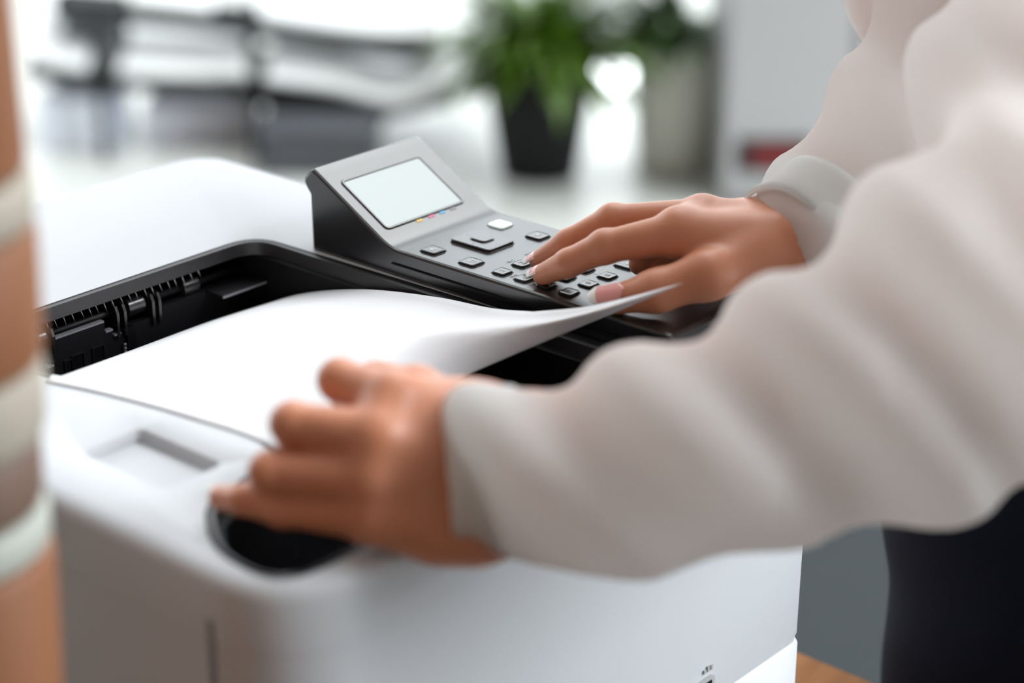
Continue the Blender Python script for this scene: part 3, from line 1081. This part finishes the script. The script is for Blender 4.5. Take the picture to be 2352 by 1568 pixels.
# --- nails
def nail(c, axis, nrm, w, L_, Rc, tipf=0.22, name='fingernail'):
    axis = axis / np.linalg.norm(axis)
    nrm = nrm - axis * (nrm @ axis)
    nrm /= np.linalg.norm(nrm)
    acr = np.cross(axis, nrm)
    nu_, nt_ = 13, 15
    vs, fs, mi = [], [], []
    th = w / 2 / Rc
    for j in range(nt_):
        t = j / (nt_ - 1)
        tt = t * 2 - 1
        wid = min(1.0, (1 - abs(tt) ** 5) ** .5 + .06) if tt < 0 else min(1.0, (1 - abs(tt) ** 6 * .75) ** .5)
        for i in range(nu_):
            s = i / (nu_ - 1) * 2 - 1
            a = th * s * wid
            bow = (1 - s * s) * .10 * L_ * (1 if t > .5 else -.6) * abs(tt)
            p = c + axis * (tt * L_ / 2 + bow) + acr * math.sin(a) * Rc + nrm * (math.cos(a) * Rc - Rc - .0006 * tt * tt)
            vs.append(p)
    for j in range(nt_ - 1):
        for i in range(nu_ - 1):
            fs.append((j * nu_ + i, j * nu_ + i + 1, (j + 1) * nu_ + i + 1, (j + 1) * nu_ + i))
            e = i in (0, nu_ - 2)  # white side edges are a painted highlight
            tj = (j + .5) / (nt_ - 1)
            mi.append(1 if tj > 1 - tipf or e else 0)
    o = mobj(name, vs, fs, [M['nail'], M['nailwhite']], person, True, mi, 'pink nail with a white tip and painted edge highlights')
    md = o.modifiers.new('t', 'SOLIDIFY')
    md.thickness = .0006
    md.offset = 0
    return o


tv = R['thumb'][3] - R['thumb'][2]
tn = -FW * .86 + UP * .45 - RT * .15
tn2 = tn - tv / np.linalg.norm(tv) * (tn @ tv / np.linalg.norm(tv))
tn2 /= np.linalg.norm(tn2)
nail(R['thumb'][3] + tn2 * .0098 + tv / np.linalg.norm(tv) * .0035, tv, tn2, .0128, .0185, .0096, .20)
for nm, off in (('index', UP * .62 - FW * .2 - RT * .75), ('middle', UP * .62 - FW * .2 - RT * .75)):
    q = R[nm]
    a = q[3] - q[2]
    a /= np.linalg.norm(a)
    n_ = off - a * (off @ a)
    n_ /= np.linalg.norm(n_)
    nail(q[3] + n_ * .0060 + a * .0022, a, n_, .0092, .0130, .0062, .30)
q = L['pinky']
a = q[3] - q[2]
a /= np.linalg.norm(a)
nail(q[3] + UP * .0052 + a * .001, a, UP - FW * .2, .008, .011, .006)

# --- blouse
def fold(g, amp, dirs):
    d = np.zeros_like(g[0], dtype=np.float32)
    for (k, ph, a) in dirs:
        d += a * np.sin(g[0] * k[0] + g[1] * k[1] + g[2] * k[2] + ph)
    return d * amp


def cloth(lo, hi, h, build, dirs, amp, zr=None):
    fl = Field(lo, hi, h)
    build(fl)
    g = np.meshgrid(*fl.ax, indexing='ij')
    w1 = np.sin(g[0] * 11 + g[2] * 9 + 1.0) + np.sin(g[1] * 10 - g[2] * 12 + 2.0)
    d = np.zeros_like(fl.d)
    for (k, ph, a) in dirs:
        sv = np.sin(g[0] * k[0] + g[1] * k[1] + g[2] * k[2] + ph + 0.9 * w1)
        d += (a * np.sign(sv) * np.abs(sv) ** .8).astype(np.float32)
    if zr:
        tz = np.clip((g[2] - zr[0]) / (zr[1] - zr[0]), 0, 1)
        d *= 0.35 + 0.65 * tz * tz * (3 - 2 * tz)
    fl.d += d * amp
    return fl.mesh()


wl = (wl1 + wl2) / 2
wrr = (wr1 + wr2) / 2
cuffL = [P(1062, 1092, .912), P(1180, 1082, .908)]
cuffR = [P(1822, 566, 1.142), P(1915, 505, 1.158)]


def blouse(fl):
    fl.cone(mid - ZV * .02 - side * .11, mid - ZV * .02 + side * .11, .085, .085, .04)
    fl.cone(mid - ZV * .10 + fd * .005, hipc + ZV * .10, .118, .120, .05)
    fl.cone(mid - ZV * .14 + fd * .035 - side * .07, mid - ZV * .14 + fd * .035 + side * .07, .075, .075, .05)
    fl.cone(hipc + ZV * .10 - side * .07, hipc + ZV * .10 + side * .07, .105, .105, .05)
    fl.chain([Ls, P(2540, 250, .99), Le], [.075, .085, .072], .03)
    fl.chain([Le, P(2100, 885, .885), P(1800, 990, .89), P(1500, 1068, .89), P(1250, 1080, .902), P(1150, 1085, .908)],
             [.066, .055, .0450, .0440, .0385, .0345], .02)
    fl.cone(P(1930, 800, .885), P(2250, 640, .885), .034, .064, .03)
    fl.cone(P(1530, 925, .895), P(1760, 900, .89), .022, .024, .02)
    fl.chain([Rs, Re], [.070, .055], .03)
    fl.chain([Re, P(2150, 120, 1.235), P(1985, 430, 1.18), P(1878, 535, 1.152)], [.055, .044, .045, .0385], .02)
    fl.cone(P(1905, 590, 1.14), P(2010, 470, 1.165), .026, .036, .02)


lo = np.minimum.reduce([Ls, Le, wl, wrr, hipc]) - .14
hi = np.maximum.reduce([Rs, Re, Le, wl, wrr, mid]) + .14
lo[2], hi[2] = .84, mid[2] + .10
dirs = [((62, -46, 62), .3, .75), ((34, -38, -40), 1.7, .35)]
cv, cf = cloth(lo, hi, .006, blouse, dirs, .0078, (1.02, 1.085))
bl = mobj('blouse', cv, cf, M['shirt'], person, label='loose white blouse')


def cuff(a, b, r0, r1, sq, tilt):
    a, b = np.array(a), np.array(b)
    ax = (b - a) / np.linalg.norm(b - a)
    e1 = ZV - ax * (ZV @ ax)
    e1 /= np.linalg.norm(e1)
    e2 = np.cross(ax, e1)
    n, m = 64, 10
    vs, fs = [], []
    prof = [(0.0, -.0018), (-.006, -.0002), (.0, .0012), (.12, .0016), (.35, .001), (.6, .0005), (.85, .0012), (1.0, .0005), (1.1, -.004)]
    for t, dr in prof:
        c = a + (b - a) * t
        r = r0 + (r1 - r0) * t
        for k in range(n):
            q = 2 * math.pi * k / n
            rr = r + dr + .0008 * math.sin(3 * q + 1.3) + .0006 * math.sin(5 * q + 4 * t)
            vs.append(c + (e1 * math.cos(q) * rr * sq + e2 * math.sin(q) * rr) + ax * tilt * math.cos(q))
    for i in range(len(prof) - 1):
        for k in range(n):
            j = (k + 1) % n
            fs.append((i * n + k, i * n + j, (i + 1) * n + j, (i + 1) * n + k))
    o = mobj('cuff', vs, fs, M['shirt'], bl, True)
    md = o.modifiers.new('t', 'SOLIDIFY')
    md.thickness = .0016
    return o


cuff(cuffL[0], cuffL[1], .0335, .0355, 1.04, .004)
cuff(cuffR[0], cuffR[1], .0385, .0410, 1.0, -.004)

# --- trousers, shoes, hair
def trouser(fl):
    fl.cone(hipc + ZV * .07 - hside * .05, hipc + ZV * .07 + hside * .05, .112, .112, .05)
    fl.cone(hipc - ZV * .02 - hside * .075, hipc - ZV * .02 + hside * .075, .112, .112, .05)
    for s in (-1, 1):
        hp = hipc + hside * s * .088 - ZV * .05
        kn = hp * [1, 1, 0] + np.array([0, 0, .48]) + fd * .03
        an = hp * [1, 1, 0] + np.array([0, 0, .10])
        fl.chain([hp, kn, an], [.098, .072, .060], .025)


lo = hipc - .27
hi = hipc + .27
lo[2], hi[2] = .02, 1.08
cv, cf = cloth(lo, hi, .009, trouser, [((20, 30, 60), 0, .5), ((-30, 20, 40), 1, .4)], .003)
mobj('trousers', cv, cf, M['trousers'], person, label='dark navy trousers')
for s in (-1, 1):
    an = (hipc + hside * s * .088) * [1, 1, 0] + np.array([0, 0, .056])
    fl = Field(an - [.25, .25, .06], an + [.25, .25, .08], .006)
    fl.cone(an - hfd * .03 + ZV * .01, an + hfd * .14 - ZV * .005, .040, .032, .01)
    fl.cone(an - hfd * .05 - ZV * .015, an + hfd * .165 - ZV * .018, .026, .022, .01)
    v, f = fl.mesh()
    mobj('shoe', v, f, M['shoe'], person)
fl = Field(headc - .2, headc + .2, .006)
fl.cone(headc + ZV * .045 - fd * .035, headc + ZV * .035 - fd * .01, .092, .090, .02)
fl.cone(headc - fd * .06 + ZV * .02, headc - fd * .07 - ZV * .10, .078, .05, .03)
for s in (-1, 1):
    fl.cone(headc + side * s * .05 + ZV * .06, headc + side * s * .078 - ZV * .07 - fd * .03, .045, .025, .02)
fl.cone(headc + fd * .13 - ZV * .02, headc + fd * .13 - ZV * .06, .085, .08, .01, sub=True)
v, f = fl.mesh()
mobj('hair', v, f, M['hair'], person)

# ================================================================== FOREGROUND POST (left edge, far out of focus)
dpt = .75
RP = .050
pc = P(42 - RP * F / dpt + .085 * 784 - 4, 784, dpt)
post = thing('post', 'blurred tan wooden post with grey and brown bands at the left edge, beside the printer', 'post', (pc[0], pc[1], 0.0))


def zy(y): return float(P(0, y, dpt)[2])


bands = [(-2500, 345, 'tan', 0.0), (350, 478, 'ring1', .0022), (482, 838, 'tan', .0020), (842, 1040, 'ring1', .0016), (1044, 1235, 'ring2', -.001), (1240, 1355, 'ring3', .0005), (1360, 2300, 'tan', .0015)]
for y0, y1, mm, dr in bands:
    zt_, zb_ = zy(y0), zy(y1 + 4)
    r = RP + dr
    e = min(.004, (zt_ - zb_) * .2)
    rb_ = r - .0075 * max(0.0, min(1.6, (zy(0) - zb_) / (zy(0) - zy(1568))))
    r -= .0075 * max(0.0, min(1.6, (zy(0) - zt_) / (zy(0) - zy(1568))))
    pfl = [(0, zb_), (rb_ - e, zb_), (rb_ - e * .3, zb_ + e * .3), (rb_, zb_ + e), (r, zt_ - e), (r - e * .3, zt_ - e * .3), (r - e, zt_), (0, zt_)]
    v, f = lathe(pfl, (pc[0], pc[1], 0), 40)
    mobj('post_section' if mm == 'tan' else 'band', v, f, M[mm], post, label={'tan': None, 'ring1': 'grey beige band', 'ring2': 'dark brown band', 'ring3': 'pale grey band'}[mm])
zb_ = zy(2300)
v, f = lathe([(0, .012), (.048, .012), (.048, .02), (.044, .03), (.0395, .06), (.0395, zb_), (0, zb_)], (pc[0], pc[1], 0), 40)
mobj('base', v, f, M['tan'], post)

# ================================================================== BACKGROUND
def floor_at(x, y):
    return PZ(x, y, -TOP)


def planter(name, label, px, py, wtop, wbot, hgt, m, leaf, nleaf, llen, spread, round_=True, seed=1):
    rnd = random.Random(seed)
    c = floor_at(px, py)
    t = thing(name, label, 'plant', (c[0], c[1], 0.0), 'potted plants on the floor')
    rt_, rb = wtop / 2, wbot / 2
    v, f = lathe([(0, 0), (rb - .004, 0), (rb, .004), (rt_, hgt - .004), (rt_ - .002, hgt), (rt_ - .010, hgt), (rt_ - .012, hgt - .02), (0, hgt - .02)], c, 48)
    mobj('pot', v, f, m, t)
    v, f = lathe([(0, hgt - .015), (rt_ - .013, hgt - .018)], c, 32)
    mobj('soil', v, f, M['soil'], t)
    vs, fs = [], []
    for i in range(nleaf):
        a = rnd.uniform(0, 2 * math.pi)
        r0 = rnd.uniform(0, rt_ * .6)
        Ln = llen * rnd.uniform(.55, 1.1)
        el = rnd.uniform(.45, 1.5)
        if m is M['potgrey'] and np.array([math.cos(a), math.sin(a), 0]) @ RT > .1:
            Ln *= .45                          # cut short where the cabinet stands
        w = rnd.uniform(.010, .020) * (llen / .35)
        d = np.array([math.cos(a), math.sin(a), 0])
        sd = np.array([-math.sin(a), math.cos(a), 0])
        p = np.array([c[0], c[1], hgt - .02]) + d * r0
        n0 = len(vs)
        n = 8
        e = el
        for k in range(n + 1):
            tt = k / n
            ww = w * math.sin(math.pi * min(1, .12 + .88 * tt)) ** .7 + .0008
            up_ = np.array([-d[0] * math.sin(e), -d[1] * math.sin(e), math.cos(e)])
            vs += [p - sd * ww, p + up_ * -.25 * ww, p + sd * ww]
            p = p + (d * math.cos(e) * spread + ZV * math.sin(e)) * Ln / n
            e -= rnd.uniform(.10, .28)
        for k in range(n):
            for q in (0, 1):
                fs.append((n0 + 3 * k + q, n0 + 3 * k + q + 1, n0 + 3 * k + q + 4, n0 + 3 * k + q + 3))
    mobj('foliage', vs, fs, leaf, t)
    return t


planter('potted_plant', 'bright green leafy plant in a tapered black planter on the floor', 1238, 400, .262, .178, .268, M['potblack'], M['leaf'], 300, .34, .75, seed=3)
planter('potted_plant', 'dark green plant in a plain grey planter beside the grey cabinet', 1544, 390, .205, .168, .315, M['potgrey'], M['leafd'], 330, .24, .8, seed=5)

# light grey cabinet with a black and red plate
cc = floor_at(1797, 478)
cabt = thing('cabinet', 'light grey tower cabinet standing on the floor behind the typing hand', 'cabinet', (cc[0], cc[1], 0))


def obox(bm, c, w, dpt_, z0, z1, off=(0, 0), bev=0.0):   # box square to the view, at c + off along right/forward
    r = bmesh.ops.create_cube(bm, size=1.0)
    for v in r['verts']:
        q = np.array(c) + RT * (off[0] + v.co.x * w) + FH * (off[1] + dpt_ / 2 + v.co.y * dpt_)
        v.co = Vector((q[0], q[1], z0 + (v.co.z + .5) * (z1 - z0)))
    if bev:
        bmesh.ops.bevel(bm, geom=list(set(e for v in r['verts'] for e in v.link_edges)), offset=bev, segments=2, affect='EDGES')
    return bm


bm_obj('cabinet_body', obox(bmesh.new(), cc, .276, .42, 0.02, .95, bev=.006), M['cab'], cabt)
bm_obj('plinth', obox(bmesh.new(), cc, .26, .40, 0.0, .02), M['cabd'], cabt)
bm_obj('side_strip', obox(bmesh.new(), cc, .03, .40, 0.02, .95, (.154, .01)), M['cabd'], cabt, label='dark grey strip on the right side')
lz = P(1760, 340, float((cc - CAM) @ FW))[2]
cl_ = P(1770, 340, float((cc - CAM) @ FW))
offx = float((cl_ - cc) @ RT)
bm_obj('label_plate', obox(bmesh.new(), cc, .160, .006, lz - .038, lz + .038, (offx, -.006), .001), M['blackp'], cabt, label='black plate with a red mark')
bm_obj('red_mark', obox(bmesh.new(), cc, .112, .002, lz - .023, lz + .023, (offx + .006, -.008)), M['red'], cabt, label='red mark on the plate')

# glowing globes added as bright spots behind the planters
lc_ = floor_at(1405, 224)
spot_root = thing('bright_spots', 'two glowing white globes added as bright spots behind the gap between the planters', 'bright_spots', (lc_[0], lc_[1], 0))
v, f = lathe([(0, 0), (.05, 0), (.05, .012), (.008, .018), (.008, .05), (0, .05)], lc_, 24)
mobj('base', v, f, M['cab'], spot_root)
for (x, y) in ((1394, 112), (1412, 165)):
    dd = float((lc_ - CAM) @ FW)
    c_ = P(x, y, dd)
    v, f = lathe([(.047 * math.sin(math.pi * i / 12) + 1e-5, -.047 * math.cos(math.pi * i / 12)) for i in range(13)], c_, 20)
    mobj('globe', v, f, M['spot_glow'], spot_root, label='glowing white globe added as a bright spot')

# black two-tier rack with paper on it
RD = 4.86
def RB(x, y, back=0.0, dz=0.0):
    return P(x, y, RD) + FH * back + ZV * dz


rk = thing('shelf_rack', 'low black rack with sagging shelves full of white papers, at the back left', 'rack', tuple(RB(420, 380) * [1, 1, 0]))
for x in (242, 592):
    b_ = RB(x, 370)
    t_ = P(x, -10, RD)
    v, f = tube([(b_[0], b_[1], 0.0), (b_[0], b_[1], t_[2] + .02)], .0135, 14)
    mobj('post', v, f, M['rack'], rk)
    q = b_ + FH * .30
    v, f = tube([(q[0], q[1], 0.0), (q[0], q[1], P(x, 190, RD)[2])], .0120, 14)
    mobj('post', v, f, M['rack'], rk)


def shelf(pts, thick, depth, name, m, parent, dip=0.0, z_off=0.0, lift=0.0):
    line = cr([RB(x, y) for x, y in pts], 28)
    vs, fs = [], []
    K = 5
    for p in line:
        for k in range(K + 1):
            q = p + FH * depth * k / K + ZV * (z_off + lift * k / K + dip * math.sin(math.pi * k / K))
            vs += [q, q + ZV * thick]
    n = 2 * (K + 1)
    for i in range(len(line) - 1):
        for k in range(K):
            a = i * n + 2 * k
            fs.append((a, a + 2, a + n + 2, a + n))
            fs.append((a + 1, a + n + 1, a + n + 3, a + 3))
        a = i * n
        fs.append((a, a + n, a + n + 1, a + 1))
        e = i * n + 2 * K
        fs.append((e, e + 1, e + n + 1, e + n))
    for i in (0, len(line) - 1):
        for k in range(K):
            a = i * n + 2 * k
            fs.append((a, a + 1, a + 3, a + 2))
    return mobj(name, vs, fs, m, parent, True, None, None, 40)


UPL = [(120, 22), (300, 38), (480, 56), (640, 78), (800, 104), (940, 122), (1010, 112)]
LOL = [(60, 178), (180, 196), (330, 208), (520, 212), (660, 222), (800, 252), (900, 276)]
shelf(UPL, .046, .13, 'shelf', M['rack'], rk, 0.0, -.020)
shelf(LOL, .030, .32, 'shelf', M['rack'], rk)
shelf([(905, 270), (1000, 250), (1130, 205)], .022, .30, 'shelf', M['rack'], rk)
shelf([(540, 232), (640, 250), (760, 272), (880, 290)], .040, .25, 'shelf', M['rack'], rk)


def papers(label, pts, thick, depth, back, zo, seed):
    line = [RB(x, y) for x, y in pts]
    c = sum(line) / len(line)
    o = shelf(pts, thick, depth, 'paper_stack', M['stack'], None, .006, zo, .060)
    o['label'] = label
    o['category'] = 'papers'
    o['group'] = 'white paper stacks on the black rack'
    return o


pa_, pb_ = RB(140, 20), RB(295, 40)
vs_ = [q + ZV * z - FH * b for q in (pa_, pb_) for z in (.0, -.068) for b in (.0, .012)]
mobj('side_panel', vs_, [(0, 4, 5, 1), (2, 3, 7, 6), (0, 2, 6, 4), (1, 5, 7, 3), (0, 1, 3, 2), (4, 6, 7, 5)], M['boxd'], rk, False, label='dark grey end panel under the upper shelf')


papers('white paper stack on the upper shelf of the black rack, left end', [(300, 37), (400, 47), (490, 57)], .012, .13, 0, .0275, 1)
papers('long white paper stack on the upper shelf of the black rack, right end', [(600, 73), (740, 94), (880, 112), (1005, 112)], .012, .13, 0, .0295, 2)
papers('white paper stack on the lower shelf of the black rack between its posts', [(275, 205), (400, 210), (570, 213)], .014, .36, 0, .034, 3)
papers('drooping white papers on the lower shelf of the black rack, right of its posts', [(612, 220), (760, 240), (900, 274), (1000, 246), (1120, 205)], .014, .36, 0, .034, 4)
papers('white curled papers at the far left end of the lower shelf of the black rack', [(50, 150), (110, 178), (200, 197)], .012, .26, 0, .031, 6)

bx = floor_at(180, 345)
bt = thing('rack_box', 'pale blue-white box on the floor under the left end of the black rack', 'box', tuple(bx), 'boxes under the black rack')
bm_obj('box_body', obox(bmesh.new(), bx, .17, .22, 0, .115, (0, 0), .004), M['boxl'], bt)
bm_obj('lid', obox(bmesh.new(), bx, .176, .226, .115, .128, (0, -.003), .003), M['boxl'], bt)
bx = floor_at(450, 330)
bt = thing('rack_box', 'pale lavender box on the floor under the black rack between its posts', 'box', tuple(bx), 'boxes under the black rack')
bm_obj('box_body', obox(bmesh.new(), bx, .25, .20, 0, .080, (0, 0.03), .004), mat('box_mid', (.74, .76, .84), .6), bt)
bm_obj('lid', obox(bmesh.new(), bx, .256, .206, .080, .092, (0, .027), .003), mat('box_lid', (.74, .77, .86), .6), bt)
bx = floor_at(730, 405)  # dark box put in for the shaded floor under the rack
bt = thing('rack_box', 'dark grey box added as floor shade at the right end of the black rack', 'box', tuple(bx), 'boxes under the black rack')
bm_obj('box_body', obox(bmesh.new(), bx, .27, .26, 0, .095, (0, 0), .004), M['boxd'], bt)
bm_obj('lid', obox(bmesh.new(), bx, .278, .268, .095, .108, (0, -.004), .003), M['boxd'], bt)
